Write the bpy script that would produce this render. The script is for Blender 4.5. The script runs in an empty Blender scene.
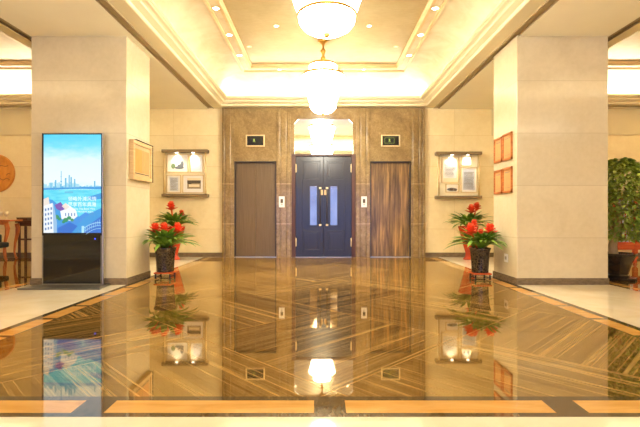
import bpy, bmesh, math, random
from mathutils import Vector, Matrix
R = math.radians
PI = math.pi
scn = bpy.context.scene
COL = scn.collection
rnd = random.Random(7)

# ------------------------------------------------------------------ helpers
def lin(c):
    return tuple(((v/255)/12.92 if v/255 <= .04045 else ((v/255+.055)/1.055)**2.4) for v in c)

class MB:
    """collects shapes, links them as ONE mesh object"""
    def __init__(s): s.bm = bmesh.new(); s.mi = 0
    def _face(s, vs, smooth=False):
        try:
            f = s.bm.faces.new(vs)
        except ValueError:
            return None
        f.material_index = s.mi; f.smooth = smooth
        return f
    def quad(s, pts, smooth=False):
        s._face([s.bm.verts.new(p) for p in pts], smooth); return s
    def box(s, x0, x1, y0, y1, z0, z1, bevel=0, M=None):
        b = bmesh.new()
        bmesh.ops.create_cube(b, size=1)
        for v in b.verts:
            v.co = Vector(((x0+x1)/2 + v.co.x*(x1-x0), (y0+y1)/2 + v.co.y*(y1-y0), (z0+z1)/2 + v.co.z*(z1-z0)))
        if bevel > 0:
            bmesh.ops.bevel(b, geom=b.edges[:], offset=bevel, segments=2, affect='EDGES', profile=.6)
        s._merge(b, M)
        return s
    def _merge(s, b, M=None, smooth=False):
        vm = {}
        for v in b.verts:
            vm[v] = s.bm.verts.new(M @ v.co if M else v.co)
        for f in b.faces:
            s._face([vm[v] for v in f.verts], smooth or f.smooth)
        b.free()
    def lathe(s, prof, c=(0, 0, 0), n=32, smooth=True, a0=0, M=None, sx=1, sy=1):
        rings = []
        for r, z in prof:
            if r < 1e-5:
                p = Vector((c[0], c[1], c[2]+z)); rings.append([s.bm.verts.new(M @ p if M else p)])
            else:
                rg = []
                for k in range(n):
                    a = a0 + 2*PI*k/n
                    p = Vector((c[0]+r*sx*math.cos(a), c[1]+r*sy*math.sin(a), c[2]+z))
                    rg.append(s.bm.verts.new(M @ p if M else p))
                rings.append(rg)
        for A, B in zip(rings[:-1], rings[1:]):
            for k in range(n):
                k2 = (k+1) % n
                if len(A) == 1 and len(B) == 1: continue
                if len(A) == 1: s._face([A[0], B[k2], B[k]], smooth)
                elif len(B) == 1: s._face([A[k], A[k2], B[0]], smooth)
                else: s._face([A[k], A[k2], B[k2], B[k]], smooth)
        return s
    def tube(s, pts, r, n=10, cap=True, smooth=True):
        pts = [Vector(p) for p in pts]
        rs = r if isinstance(r, (list, tuple)) else [r]*len(pts)
        rings = []
        up = None
        for i, p in enumerate(pts):
            t = (pts[min(i+1, len(pts)-1)] - pts[max(i-1, 0)]).normalized()
            if up is None:
                up = Vector((0, 0, 1)) if abs(t.z) < .9 else Vector((1, 0, 0))
            a = t.cross(up).normalized(); b = a.cross(t).normalized(); up = b
            rings.append([s.bm.verts.new(p + rs[i]*(math.cos(2*PI*k/n)*a + math.sin(2*PI*k/n)*b)) for k in range(n)])
        for A, B in zip(rings[:-1], rings[1:]):
            for k in range(n):
                s._face([A[k], A[(k+1) % n], B[(k+1) % n], B[k]], smooth)
        if cap:
            s._face(rings[0][::-1]); s._face(rings[-1])
        return s
    def prism(s, poly, d0, d1, axis='y'):
        """poly in (x,z) extruded along y, or in (y,z) along x"""
        f = (lambda a, b, d: (a, d, b)) if axis == 'y' else ((lambda a, b, d: (d, a, b)) if axis == 'x' else (lambda a, b, d: (a, b, d)))
        A = [s.bm.verts.new(f(a, b, d0)) for a, b in poly]
        B = [s.bm.verts.new(f(a, b, d1)) for a, b in poly]
        n = len(poly)
        s._face(A); s._face(B[::-1])
        for k in range(n):
            s._face([A[k], B[k], B[(k+1) % n], A[(k+1) % n]])
        return s
        return s
    def build(s, name, mats, parent=None, loc=None, recalc=True):
        if recalc:
            bmesh.ops.recalc_face_normals(s.bm, faces=s.bm.faces[:])
        me = bpy.data.meshes.new(name); s.bm.to_mesh(me); s.bm.free()
        for m in (mats if isinstance(mats, (list, tuple)) else [mats]):
            me.materials.append(m)
        o = bpy.data.objects.new(name, me); COL.objects.link(o)
        if parent: o.parent = parent
        if loc: o.location = loc
        return o

def tag(o, label=None, cat=None, group=None, kind=None):
    if label: o['label'] = label
    if cat: o['category'] = cat
    if group: o['group'] = group
    if kind: o['kind'] = kind
    return o
def thing(name, loc, label, cat, group=None, rz=0, kind=None):
    o = bpy.data.objects.new(name, None); COL.objects.link(o)
    o.empty_display_size = .1
    o.location = loc; o.rotation_euler = (0, 0, rz)
    return tag(o, label, cat, group, kind)
def struct(o, label, cat):
    return tag(o, label, cat, None, 'structure')
def copy_tree(o, parent=None):
    c = o.copy(); COL.objects.link(c)
    if parent: c.parent = parent
    for ch in [k for k in o.children]:
        copy_tree(ch, c)
    return c

# ------------------------------------------------------------------ materials
class NT:
    def __init__(s, name):
        s.m = bpy.data.materials.new(name); s.m.use_nodes = True
        s.t = s.m.node_tree; s.n = s.t.nodes; s.b = s.n['Principled BSDF']
    def new(s, typ, **kw):
        nd = s.n.new('ShaderNode'+typ)
        for k, v in kw.items(): setattr(nd, k, v)
        return nd
    def link(s, a, b): s.t.links.new(a, b)
    def math(s, op, a, b=None, c=None):
        nd = s.new('Math', operation=op)
        for i, v in enumerate((a, b, c)):
            if v is None: continue
            if isinstance(v, (int, float)): nd.inputs[i].default_value = v
            else: s.link(v, nd.inputs[i])
        return nd.outputs[0]
    def ramp(s, fac, stops):
        nd = s.new('ValToRGB'); e = nd.color_ramp.elements
        while len(e) < len(stops): e.new(.5)
        for el, (p, c) in zip(e, stops):
            el.position = p; el.color = (*c, 1)
        s.link(fac, nd.inputs[0]); return nd.outputs[0]
    def mix(s, fac, a, b, blend='MIX'):
        nd = s.new('Mix', data_type='RGBA', blend_type=blend)
        for sock, v in ((nd.inputs[0], fac), (nd.inputs[6], a), (nd.inputs[7], b)):
            if isinstance(v, (int, float)): sock.default_value = v
            elif isinstance(v, tuple): sock.default_value = (*v, 1)
            else: s.link(v, sock)
        return nd.outputs[2]
    def noise(s, vec, scale, detail=4, rough=.5, dist=0):
        nd = s.new('TexNoise'); nd.inputs['Scale'].default_value = scale
        nd.inputs['Detail'].default_value = detail; nd.inputs['Roughness'].default_value = rough
        nd.inputs['Distortion'].default_value = dist
        if vec is not None: s.link(vec, nd.inputs['Vector'])
        return nd.outputs[0]
    def coords(s, scale=(1, 1, 1), rot=(0, 0, 0)):
        tc = s.new('TexCoord'); mp = s.new('Mapping')
        mp.inputs['Scale'].default_value = scale; mp.inputs['Rotation'].default_value = rot
        s.link(tc.outputs['Object'], mp.inputs['Vector'])
        return mp.outputs[0]
    def xyz(s):
        tc = s.new('TexCoord'); sp = s.new('SeparateXYZ'); s.link(tc.outputs['Object'], sp.inputs[0])
        return sp.outputs
    def comb(s, x, y, z):
        nd = s.new('CombineXYZ')
        for i, v in enumerate((x, y, z)):
            if isinstance(v, (int, float)): nd.inputs[i].default_value = v
            else: s.link(v, nd.inputs[i])
        return nd.outputs[0]
    def set(s, rough=None, metal=None, spec=None, coat=None, coat_r=None, ior=None):
        b = s.b.inputs
        if rough is not None: b['Roughness'].default_value = rough
        if metal is not None: b['Metallic'].default_value = metal
        if spec is not None: b['Specular IOR Level'].default_value = spec
        if coat is not None: b['Coat Weight'].default_value = coat
        if coat_r is not None: b['Coat Roughness'].default_value = coat_r
        if ior is not None: b['IOR'].default_value = ior
        return s
    def base(s, v):
        if isinstance(v, tuple): s.b.inputs['Base Color'].default_value = (*v, 1)
        else: s.link(v, s.b.inputs['Base Color'])
        return s

def simple(name, rgb, rough=.5, metal=0, var=.12, scale=8, spec=None, coat=None, coat_r=.1, stretch=(1, 1, 1), ior=None):
    """colour with a slight procedural mottling"""
    k = NT(name); c = lin(rgb)
    f = k.noise(k.coords(stretch), scale, 5, .55)
    lo = tuple(v*(1-var) for v in c); hi = tuple(min(1, v*(1+var)) for v in c)
    k.base(k.ramp(f, [(.3, lo), (.7, hi)])).set(rough, metal, spec, coat, coat_r, ior)
    return k.m
def emit(name, rgb, strength=1.0, linear=False):
    k = NT(name); c = rgb if linear else lin(rgb)
    k.base((0, 0, 0)).set(.3)
    k.b.inputs['Emission Color'].default_value = (*c, 1)
    k.b.inputs['Emission Strength'].default_value = strength
    return k.m

def stone_mat(name, a, b, joint, zs=.78, z0=.70, xs=1.17, x0=.0, rough=.16, both=False, spec=.5):
    """polished cream marble slabs with fine joints"""
    k = NT(name); o = k.xyz()
    tc = k.coords()
    f1 = k.noise(tc, 1.6, 8, .62, .8); f2 = k.noise(tc, 14, 6, .6)
    f = k.math('ADD', k.math('MULTIPLY', f1, .65), k.math('MULTIPLY', f2, .35))
    # per slab tone
    h = k.math('ADD', o[0], o[1])
    zi = k.math('DIVIDE', k.math('SUBTRACT', o[2], z0), zs); xi = k.math('DIVIDE', k.math('SUBTRACT', h, x0), xs)
    wn = k.new('TexWhiteNoise', noise_dimensions='2D')
    k.link(k.comb(k.math('FLOOR', xi), k.math('FLOOR', zi), 0), wn.inputs['Vector'])
    col = k.ramp(f, [(.32, lin(a)), (.68, lin(b))])
    tone = k.math('ADD', k.math('MULTIPLY', wn.outputs['Value'], .08), .94)
    col = k.mix(1.0, col, k.comb(tone, tone, tone), 'MULTIPLY')
    def line(t, w):
        fr = k.math('FRACT', t); d = k.math('MINIMUM', fr, k.math('SUBTRACT', 1.0, fr))
        return k.math('LESS_THAN', d, w)
    m = line(zi, .005/zs)
    if xs < 5: m = k.math('MAXIMUM', m, line(xi, .004/xs))
    k.base(k.mix(m, col, lin(joint))).set(rough, 0, spec)
    return k.m

M = {}
M['wall'] = stone_mat('cream_wall_stone', (234, 214, 162), (246, 230, 184), (222, 200, 148), rough=.22)
M['column'] = stone_mat('column_marble', (210, 195, 158), (226, 212, 178), (202, 186, 152), xs=50, x0=-25, rough=.12, spec=.5)
M['paint'] = simple('ceiling_paint', (247, 240, 216), .75, var=.02, scale=2)
M['bulk'] = simple('bulkhead_paint', (222, 208, 166), .7, var=.03, scale=2)
M['crown'] = simple('crown_paint', (228, 215, 176), .5, var=.03, scale=4)
M['shadow_gap'] = simple('gap_shade_taupe', (172, 152, 114), .7, var=.04, scale=20)  # taupe colour paints the shade inside the ceiling groove
M['base_stone'] = simple('brown_base_stone', (122, 104, 80), .2, var=.3, scale=16, stretch=(1, 1, 3))

k = NT('champagne_leaf')   # brushed champagne plaster of the coffer
f = k.noise(k.coords((1, 1, 1)), 2.2, 7, .65, .6); g = k.noise(k.coords((1.5, 9, 1)), 6, 5, .6)
k.base(k.ramp(k.math('ADD', k.math('MULTIPLY', f, .6), k.math('MULTIPLY', g, .4)), [(.34, lin((172, 150, 104))), (.66, lin((190, 170, 124)))])).set(.38, .25, .5)
M['leaf_ceiling'] = k.m
k = NT('cove_plaster')
f = k.noise(k.coords(), 1.8, 7, .6, .4)
k.base(k.ramp(f, [(.35, lin((192, 172, 132))), (.65, lin((212, 196, 160)))])).set(.45, 0, .4)
M['cove'] = k.m

def portal_mat():
    k = NT('brown_portal_marble'); c = k.coords()
    f = k.noise(c, 5.5, 9, .7, 1.0); g = k.noise(k.coords((1, 1, 1), (0, .7, 0)), 26, 5, .7)
    v = k.new('TexWave', wave_type='BANDS', bands_direction='DIAGONAL')
    v.inputs['Scale'].default_value = .55; v.inputs['Distortion'].default_value = 14; v.inputs['Detail'].default_value = 5
    v.inputs['Detail Scale'].default_value = .7; k.link(c, v.inputs['Vector'])
    t = k.math('ADD', k.math('MULTIPLY', f, .55), k.math('ADD', k.math('MULTIPLY', g, .37), k.math('MULTIPLY', v.outputs['Fac'], .08)))
    col = k.ramp(t, [(.3, lin((112, 90, 54))), (.46, lin((138, 113, 70))), (.58, lin((156, 130, 84))), (.75, lin((188, 163, 116)))])
    o = k.xyz()
    m = None
    for z in (1.82, .83):
        d = k.math('LESS_THAN', k.math('ABSOLUTE', k.math('SUBTRACT', o[2], z)), .006)
        m = d if m is None else k.math('MAXIMUM', m, d)
    k.base(k.mix(m, col, lin((196, 164, 118)))).set(.16, 0, .55)
    return k.m
M['portal'] = portal_mat()
M['gold'] = simple('brushed_gold', (214, 168, 84), .28, .9, var=.1, scale=30)
M['brass'] = simple('pale_brass', (236, 214, 160), .35, .5, var=.08, scale=30)
M['steel'] = simple('brushed_steel', (190, 186, 176), .32, .9, var=.08, scale=40, stretch=(1, 1, 12))
M['dark_metal'] = simple('dark_bronze', (70, 62, 54), .35, .6, var=.1, scale=20)

def lift_mat(name, a, b, c, rough=.3, metal=.35, sc=(16, 1, .7)):
    k = NT(name)
    f = k.noise(k.coords(sc), 2.0, 7, .6, .35)
    k.base(k.ramp(f, [(.32, lin(a)), (.52, lin(b)), (.72, lin(c))])).set(rough, metal, .5)
    return k.m
M['lift_grey'] = lift_mat('etched_bronze_lift_door', (100, 80, 52), (116, 94, 62), (130, 106, 72), .4, .2, (60, 1, .8))
M['lift_wood'] = lift_mat('streaked_wood_lift_door', (70, 54, 32), (134, 104, 60), (196, 150, 84), .26, .05, (6, 1, .45))
M['door_wood'] = lift_mat('dark_lacquered_door', (24, 18, 15), (32, 25, 21), (42, 33, 26), .35, 0, (30, 1, .8))
M['door_wood'].node_tree.nodes['Principled BSDF'].inputs['Coat Weight'].default_value = .5
M['door_wood'].node_tree.nodes['Principled BSDF'].inputs['Coat Roughness'].default_value = .16
M['door_wood'].node_tree.nodes['Principled BSDF'].inputs['Coat IOR'].default_value = 1.5
M['jamb'] = lift_mat('reddish_jamb_wood', (66, 36, 20), (84, 48, 27), (100, 62, 36), .4, 0, (20, 1, .8))

k = NT('mirror_glass'); k.base((.92, .93, .92)).set(.015, 1.0)
k.base(k.ramp(k.noise(k.coords(), .7, 2), [(.3, (.90, .91, .90)), (.7, (.94, .94, .93))])); M['mirror'] = k.m
k = NT('vision_glass'); k.base(k.ramp(k.noise(k.coords(), 2, 2), [(.3, lin((160, 146, 130))), (.7, lin((184, 166, 144)))])).set(.06, .85, .6); M['vision'] = k.m
k = NT('window_glass')
mx = k.new('MixShader'); tr = k.new('BsdfTransparent'); gl = k.new('BsdfGlossy'); fr = k.new('Fresnel')
tr.inputs[0].default_value = (.93, .96, .97, 1); gl.inputs['Roughness'].default_value = .02
fr.inputs[0].default_value = 1.35
k.link(fr.outputs[0], mx.inputs[0]); k.link(tr.outputs[0], mx.inputs[1]); k.link(gl.outputs[0], mx.inputs[2])
k.link(mx.outputs[0], k.n['Material Output'].inputs[0]); M['glass'] = k.m

# ---- floor
C8 = (.08, 2.50); CELL = 1.53
def field_mat():
    k = NT('striped_brown_marble_floor'); o = k.xyz()
    X = k.math('SUBTRACT', o[0], C8[0]); Y = k.math('SUBTRACT', o[1], C8[1])
    s = 1/math.sqrt(2)/CELL
    u = k.math('MULTIPLY', k.math('ADD', X, Y), s); v = k.math('MULTIPLY', k.math('SUBTRACT', X, Y), s)
    fu = k.math('FLOOR', u); fv = k.math('FLOOR', v)
    par = k.math('FLOORED_MODULO', k.math('ADD', fu, fv), 2.0)
    ru = k.math('SUBTRACT', u, fu); rv = k.math('SUBTRACT', v, fv)
    def sel(a, b):
        return k.math('ADD', k.math('MULTIPLY', a, k.math('SUBTRACT', 1.0, par)), k.math('MULTIPLY', b, par))
    a = sel(ru, rv); b = sel(rv, ru)              # across and along the stripes
    slab = k.math('FLOOR', k.math('MULTIPLY', a, 3.0))
    wn = k.new('TexWhiteNoise', noise_dimensions='3D'); k.link(k.comb(fu, fv, slab), wn.inputs['Vector'])
    rn = wn.outputs['Value']
    vec = k.comb(k.math('ADD', k.math('MULTIPLY', a, 12.0), k.math('MULTIPLY', rn, 40.0)),
                 k.math('MULTIPLY', b, .30), k.math('MULTIPLY', rn, 17.0))
    n1 = k.noise(vec, 2.0, 5, .6, .08)
    vec2 = k.comb(k.math('ADD', k.math('MULTIPLY', a, 55.0), k.math('MULTIPLY', rn, 90.0)), k.math('MULTIPLY', b, .25), k.math('MULTIPLY', rn, 5.0))
    n2 = k.noise(vec2, 2.0, 3, .5, .0)
    t = k.math('ADD', k.math('MULTIPLY', n1, .45), k.math('MULTIPLY', n2, .55))
    t = k.math('ADD', t, k.math('MULTIPLY', k.math('SUBTRACT', rn, .5), .07))
    col = k.ramp(t, [(.40, lin((58, 40, 16))), (.46, lin((98, 72, 32))), (.51, lin((118, 89, 42))), (.56, lin((142, 110, 56))), (.64, lin((172, 137, 78)))])
    def edge(x, w):
        return k.math('LESS_THAN', k.math('MINIMUM', x, k.math('SUBTRACT', 1.0, x)), w)
    m = k.math('MAXIMUM', edge(a, .0028), edge(b, .0028))
    a3 = k.math('FRACT', k.math('MULTIPLY', a, 3.0)); m = k.math('MAXIMUM', m, k.math('MULTIPLY', edge(a3, .006), .6))
    k.base(k.mix(m, col, lin((164, 128, 70)))).set(.03, 0, .5, ior=4.2); k.b.inputs['Specular Tint'].default_value = (1, .86, .60, 1)
    return k.m
M['field'] = field_mat()
def plain_floor(name, a, b, sc=3, rough=.05, ior=1.6, stretch=(1, 1, 1), spec=.5):
    k = NT(name); f = k.noise(k.coords(stretch), sc, 8, .62, .5)
    k.base(k.ramp(f, [(.34, lin(a)), (.66, lin(b))])).set(rough, 0, spec, ior=ior)
    return k.m
M['tan'] = plain_floor('honey_border_marble', (196, 142, 68), (216, 166, 92), 2.2, .045, 1.6, (1, 5, 1))
M['dark'] = plain_floor('dark_border_marble', (70, 52, 28), (100, 78, 46), 12, .045, 1.75, (3, 1, 1))
M['cream_floor'] = plain_floor('cream_floor_marble', (222, 206, 172), (234, 222, 194), 2.0, .06, 1.5)

# wood, fabric, plants
def wood(name, a, b, rough=.3, sc=(1, 1, 10), coat=None):
    k = NT(name); f = k.noise(k.coords(sc), 3, 6, .6, .5)
    k.base(k.ramp(f, [(.35, lin(a)), (.65, lin(b))])).set(rough, 0, .5, coat)
    return k.m
M['red_wood'] = wood('red_lacquered_wood', (178, 66, 26), (212, 98, 46), .25, (1, 1, 6))
M['table_wood'] = wood('orange_brown_wood', (170, 86, 32), (206, 118, 54), .3, (6, 1, 1))
M['dark_wood'] = wood('dark_brown_wood', (72, 40, 22), (98, 58, 34), .35, (6, 1, 1))
M['frame_orange'] = wood('orange_frame_wood', (176, 98, 40), (206, 126, 58), .3)
M['frame_pale'] = wood('pale_frame_wood', (198, 162, 108), (218, 186, 134), .35)
M['medal'] = wood('medallion_wood', (206, 130, 44), (228, 158, 70), .4, (2, 1, 1))
M['medal_line'] = simple('medallion_carving', (160, 92, 34), .5)
M['black'] = simple('black_plastic', (24, 24, 28), .25, var=.15)
M['black_gloss'] = simple('black_glass', (18, 20, 26), .06, var=.2, scale=2, ior=1.6)
M['plate'] = simple('grey_base_plate', (104, 100, 92), .35, .5, var=.06, scale=20)
M['white'] = simple('white_plastic', (236, 232, 222), .4, var=.03)
M['card'] = simple('white_mount_card', (240, 236, 226), .6, var=.02)
M['rail'] = simple('olive_brown_rail', (134, 114, 80), .4, var=.06)
M['panel'] = simple('case_back_panel', (248, 238, 206), .6, var=.02)
M['edge'] = simple('pale_print_frame', (222, 196, 140), .5, var=.04)
M['mount_tan'] = simple('tan_mount', (204, 176, 130), .6, var=.04)
M['cream_card'] = simple('cream_mount_card', (236, 220, 182), .6, var=.03)
M['parch'] = simple('parchment', (206, 150, 78), .6, var=.08, scale=12)
M['parch2'] = simple('pink_parchment', (208, 154, 96), .6, var=.08, scale=12)
M['paper_text'] = simple('printed_text_grey', (176, 168, 150), .7, var=.1, scale=40)
M['paper_pale'] = simple('pale_print', (214, 216, 222), .6, var=.05, scale=10)
M['ink_grey'] = simple('ink_grey', (110, 116, 118), .7, var=.3, scale=60)
M['ink_green'] = simple('ink_green', (120, 142, 96), .7, var=.3, scale=60)
M['ink_sepia'] = simple('ink_sepia', (158, 138, 104), .7, var=.3, scale=60)
M['ink_dark'] = simple('ink_dark', (84, 74, 58), .7, var=.3, scale=60)
M['pot_red'] = simple('red_glazed_ceramic', (186, 62, 30), .2, var=.15, scale=6)
M['soil'] = simple('dark_soil', (52, 38, 26), .9, var=.4, scale=50)
M['pot_black'] = simple('black_glazed_pot', (36, 32, 28), .12, var=.5, scale=9, ior=1.6)
M['bark'] = simple('pale_bark', (196, 168, 116), .8, var=.2, scale=20, stretch=(1, 1, .3))
M['petal'] = simple('red_orange_bracts', (236, 78, 44), .45, var=.15, scale=30)
M['petal_tip'] = simple('orange_bracts', (244, 116, 70), .45, var=.12, scale=30)
M['stalk'] = simple('orange_stalk', (214, 98, 40), .5, var=.12, scale=30)
M['fabric'] = simple('dark_green_fabric', (46, 50, 44), .8, var=.15, scale=60)
M['ceramic'] = simple('pale_glassware', (232, 214, 176), .2, var=.04)
def leaf_mat(name, a, b, c):
    k = NT(name); f = k.noise(k.coords(), 9, 3, .6)
    k.base(k.ramp(f, [(.3, lin(a)), (.5, lin(b)), (.7, lin(c))])).set(.38, 0, .5)
    k.b.inputs['Subsurface Weight'].default_value = .0
    return k.m
M['leaf'] = leaf_mat('bromeliad_leaf', (74, 110, 32), (112, 150, 46), (156, 182, 72))
M['tree_leaf'] = leaf_mat('tree_leaf', (112, 136, 40), (156, 178, 68), (200, 212, 112))
def vase_mat():
    k = NT('dark_relief_vase'); c = k.coords()
    v = k.new('TexVoronoi', feature='DISTANCE_TO_EDGE'); v.inputs['Scale'].default_value = 26; k.link(c, v.inputs['Vector'])
    k.base(k.ramp(v.outputs['Distance'], [(.02, lin((100, 86, 66))), (.10, lin((58, 45, 32))), (.4, lin((38, 29, 21)))])).set(.12, .35, .7)
    return k.m
M['vase'] = vase_mat()

# lamps
WARM = (1.0, .94, .78)
def chandelier_mat(name, s0, s1):
    k = NT(name); o = k.xyz()
    an = k.math('ARCTAN2', o[1], o[0])
    st = k.math('POWER', k.math('ABSOLUTE', k.math('SINE', k.math('MULTIPLY', an, 32.0))), .6)
    f = k.noise(k.coords((6, 6, 22)), 4, 3, .5)
    s = k.math('ADD', s0, k.math('MULTIPLY', k.math('MULTIPLY', st, f), (s1-s0)*1.6))
    k.base(lin((250, 244, 226))).set(.2)
    k.b.inputs['Emission Color'].default_value = (1, .94, .79, 1)
    k.link(s, k.b.inputs['Emission Strength'])
    return k.m
M['crystal'] = chandelier_mat('lit_crystal_strands', 12.0, 22.0)
M['bead'] = emit('lit_beads', (1, .90, .72), 3, True)
M['lamp'] = emit('downlight_lamp', (1, .93, .78), 9.0, True)
M['lamp_dim'] = emit('spot_lamp', (1, .95, .85), 5.0, True)
M['green_led'] = emit('green_led', (206, 222, 90), .4)

# ------------------------------------------------------------------ dimensions (metres; the viewer stands at x=0, y=0)
YW = 10.68          # rear wall
YP = 10.60          # face of the stone portal
ZS = 3.70           # flat ceiling
XL, XR = -9.6, 9.8  # side walls
YF = -6.0           # entrance front
CX = .09            # axis of coffer and portal

# ------------------------------------------------------------------ floor
def build_floor():
    ox0, ox1, oy0, oy1 = -2.88, 2.93, 2.178, 10.60
    xs, ys = set(), set()
    regs = []   # (x0,x1,y0,y1,mat) painted in order
    MT = ['cream_floor', 'field', 'tan', 'dark']
    def carpet(x0, x1, y0, y1, sd, st, si, fd, ft, fi, step, gap, fstep, fgap, fx):
        regs.append((x0, x1, y0, y1, 3))
        regs.append((x0+sd+st+si, x1-sd-st-si, y0+fd+ft+fi, y1-fd-ft-fi, 1))
        # side bands
        y = y0+fd+ft+.05
        while y < y1-fd-ft-.05:
            ye = min(y+step-gap, y1-fd-ft-.02)
            regs.append((x0+sd, x0+sd+st, y, ye, 2)); regs.append((x1-sd-st, x1-sd, y, ye, 2))
            y += step
        # front and rear bands
        n0 = -12
        for j in range(n0, 13):
            c = fx + j*fstep
            a, b = c+fgap/2, c+fstep-fgap/2
            a = max(a, x0+sd); b = min(b, x1-sd)
            if b-a > .05:
                regs.append((a, b, y0+fd, y0+fd+ft, 2)); regs.append((a, b, y1-fd-ft, y1-fd, 2))
    carpet(ox0, ox1, oy0, oy1, .075, .165, .02, .045, .15, .052, .62, .055, 1.265, .17, .052)
    carpet(-9.2, -4.34, 2.178, 10.55, .06, .15, .02, .045, .15, .05, .62, .055, 1.265, .17, .052)
    carpet(4.33, 9.3, 2.178, 10.55, .06, .15, .02, .045, .15, .05, .62, .055, 1.265, .17, .052)
    bigx = (XL, XR, YF, YW+.3)
    xs.update(bigx[:2]); ys.update(bigx[2:])
    for r in regs: xs.update(r[:2]); ys.update(r[2:4])
    xs = sorted(xs); ys = sorted(ys)
    def uniq(a):
        out = [a[0]]
        for v in a[1:]:
            if v-out[-1] > 1e-4: out.append(v)
        return out
    xs, ys = uniq(xs), uniq(ys)
    mb = MB(); vt = {}
    def V(i, j):
        if (i, j) not in vt: vt[i, j] = mb.bm.verts.new((xs[i], ys[j], 0))
        return vt[i, j]
    for i in range(len(xs)-1):
        cx = (xs[i]+xs[i+1])/2
        cand = [r for r in regs if r[0] < cx < r[1]]
        for j in range(len(ys)-1):
            cy = (ys[j]+ys[j+1])/2; m = 0
            for r in cand:
                if r[2] < cy < r[3]: m = r[4]
            mb.mi = m; mb._face([V(i, j), V(i+1, j), V(i+1, j+1), V(i, j+1)])
    return struct(mb.build('floor', [M[m] for m in MT], recalc=False), 'polished striped brown marble floor with honey coloured border and cream surround', 'floor')
build_floor()

# ------------------------------------------------------------------ walls
mb = MB()
mb.box(XL, -2.43, YW, YW+.2, 0, 3.05); mb.box(2.61, XR, YW, YW+.2, 0, 3.05)
mb.box(-4.30, -2.43, YW, YW+.2, 3.05, 3.75); mb.box(2.61, 4.29, YW, YW+.2, 3.05, 3.75)
mb.mi = 1
mb.box(XL, -4.30, YW-.02, YW+.2, 3.05, 4.6); mb.box(4.29, XR, YW-.02, YW+.2, 3.05, 4.6)
struct(mb.build('wall_back', [M['wall'], M['bulk']]), 'cream stone slab wall either side of the lift portal', 'wall')
struct(MB().box(XL-.2, XL, YF, YW+.2, 0, 4.6).build('wall_left', M['wall']), 'cream stone wall closing the left aisle', 'wall')
struct(MB().box(XR, XR+.2, YF, YW+.2, 0, 4.6).build('wall_right', M['wall']), 'cream stone wall closing the right aisle', 'wall')
mb = MB()
mb.box(XL, -5.4, YF-.2, YF, 0, 4.6); mb.box(5.4, XR, YF-.2, YF, 0, 4.6); mb.box(-5.4, 5.4, YF-.2, YF, 3.0, 4.6)
struct(mb.build('wall_front', M['wall']), 'cream stone entrance wall around the glazed front', 'wall')
for i, (x0, x1) in enumerate(((-5.4, -2.7), (-2.7, 0), (0, 2.7), (2.7, 5.4))):
    w = struct(MB().box(x0, x0+.05, YF-.16, YF-.04, 0, 3).box(x1-.05, x1, YF-.16, YF-.04, 0, 3)
               .box(x0, x1, YF-.16, YF-.04, 2.95, 3).box(x0, x1, YF-.16, YF-.04, 0, .06).build('window_%d' % (i+1), M['dark_metal']),
               'tall glazed entrance bay number %s from the left' % ('one', 'two', 'three', 'four')[i], 'window')
    MB().quad([(x0+.05, YF-.1, .06), (x1-.05, YF-.1, .06), (x1-.05, YF-.1, 2.95), (x0+.05, YF-.1, 2.95)]).build('pane', M['glass'], w)

def baseboard(name, boxes, label):
    mb = MB()
    for b in boxes: mb.box(*b, bevel=.004)
    return struct(mb.build(name, M['base_stone']), label, 'baseboard')
baseboard('baseboard_back', [(XL, -2.43, YW-.02, YW+.01, 0, .11), (2.61, XR, YW-.02, YW+.01, 0, .11)], 'brown stone skirting along the cream rear wall')

for nm, x0, x1, lab in (('column_left', -4.30, -2.88, 'square cream marble column behind the screen kiosk'), ('column_right', 2.935, 4.29, 'square cream marble column with four small frames on its side')):
    c = struct(MB().box(x0, x1, 6.36, 7.22, 0, ZS+.02, bevel=.006).build(nm, M['column']), lab, 'column')
    MB().box(x0-.012, x1+.012, 6.348, 7.232, 0, .10, bevel=.004).build('plinth', M['base_stone'], c)

# ------------------------------------------------------------------ ceiling with three coffers
def ring(mb, rect, prof, smooth=False):
    x0, x1, y0, y1 = rect
    def corners(t, z): return [Vector(p) for p in ((x0+t, y0+t, z), (x1-t, y0+t, z), (x1-t, y1-t, z), (x0+t, y1-t, z))]
    prev = None
    for t, z in prof:
        cur = [mb.bm.verts.new(p) for p in corners(t, z)]
        if prev:
            for k in range(4):
                mb._face([prev[k], prev[(k+1) % 4], cur[(k+1) % 4], cur[k]], smooth)
        prev = cur
CROWN = [(0, 3.74), (0, 3.72), (.22, 3.72), (.235, 3.735), (.24, 3.765), (.30, 3.79), (.33, 3.80), (.335, 3.825), (.36, 3.84), (.40, 3.845), (.415, 3.86), (.43, 3.865), (.43, 3.905), (.40, 3.905), (.40, 3.88), (.2, 3.88)]
COVE = [(.2, 3.88), (.2, 3.93)] + [(.2+.69*(1-math.cos(R(a))), 3.93+.42*math.sin(R(a))) for a in range(10, 91, 8)] + [(.89, 4.35)]
BAND = [(.89, 4.35), (1.09, 4.35)]
coffers = {'main': (CX-2.75, CX+2.75, 2.03, YW), 'left': (-9.45, -4.43, 2.0, 10.5), 'right': (4.42, 9.65, 2.0, 10.5)}
mb = MB()
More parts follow.
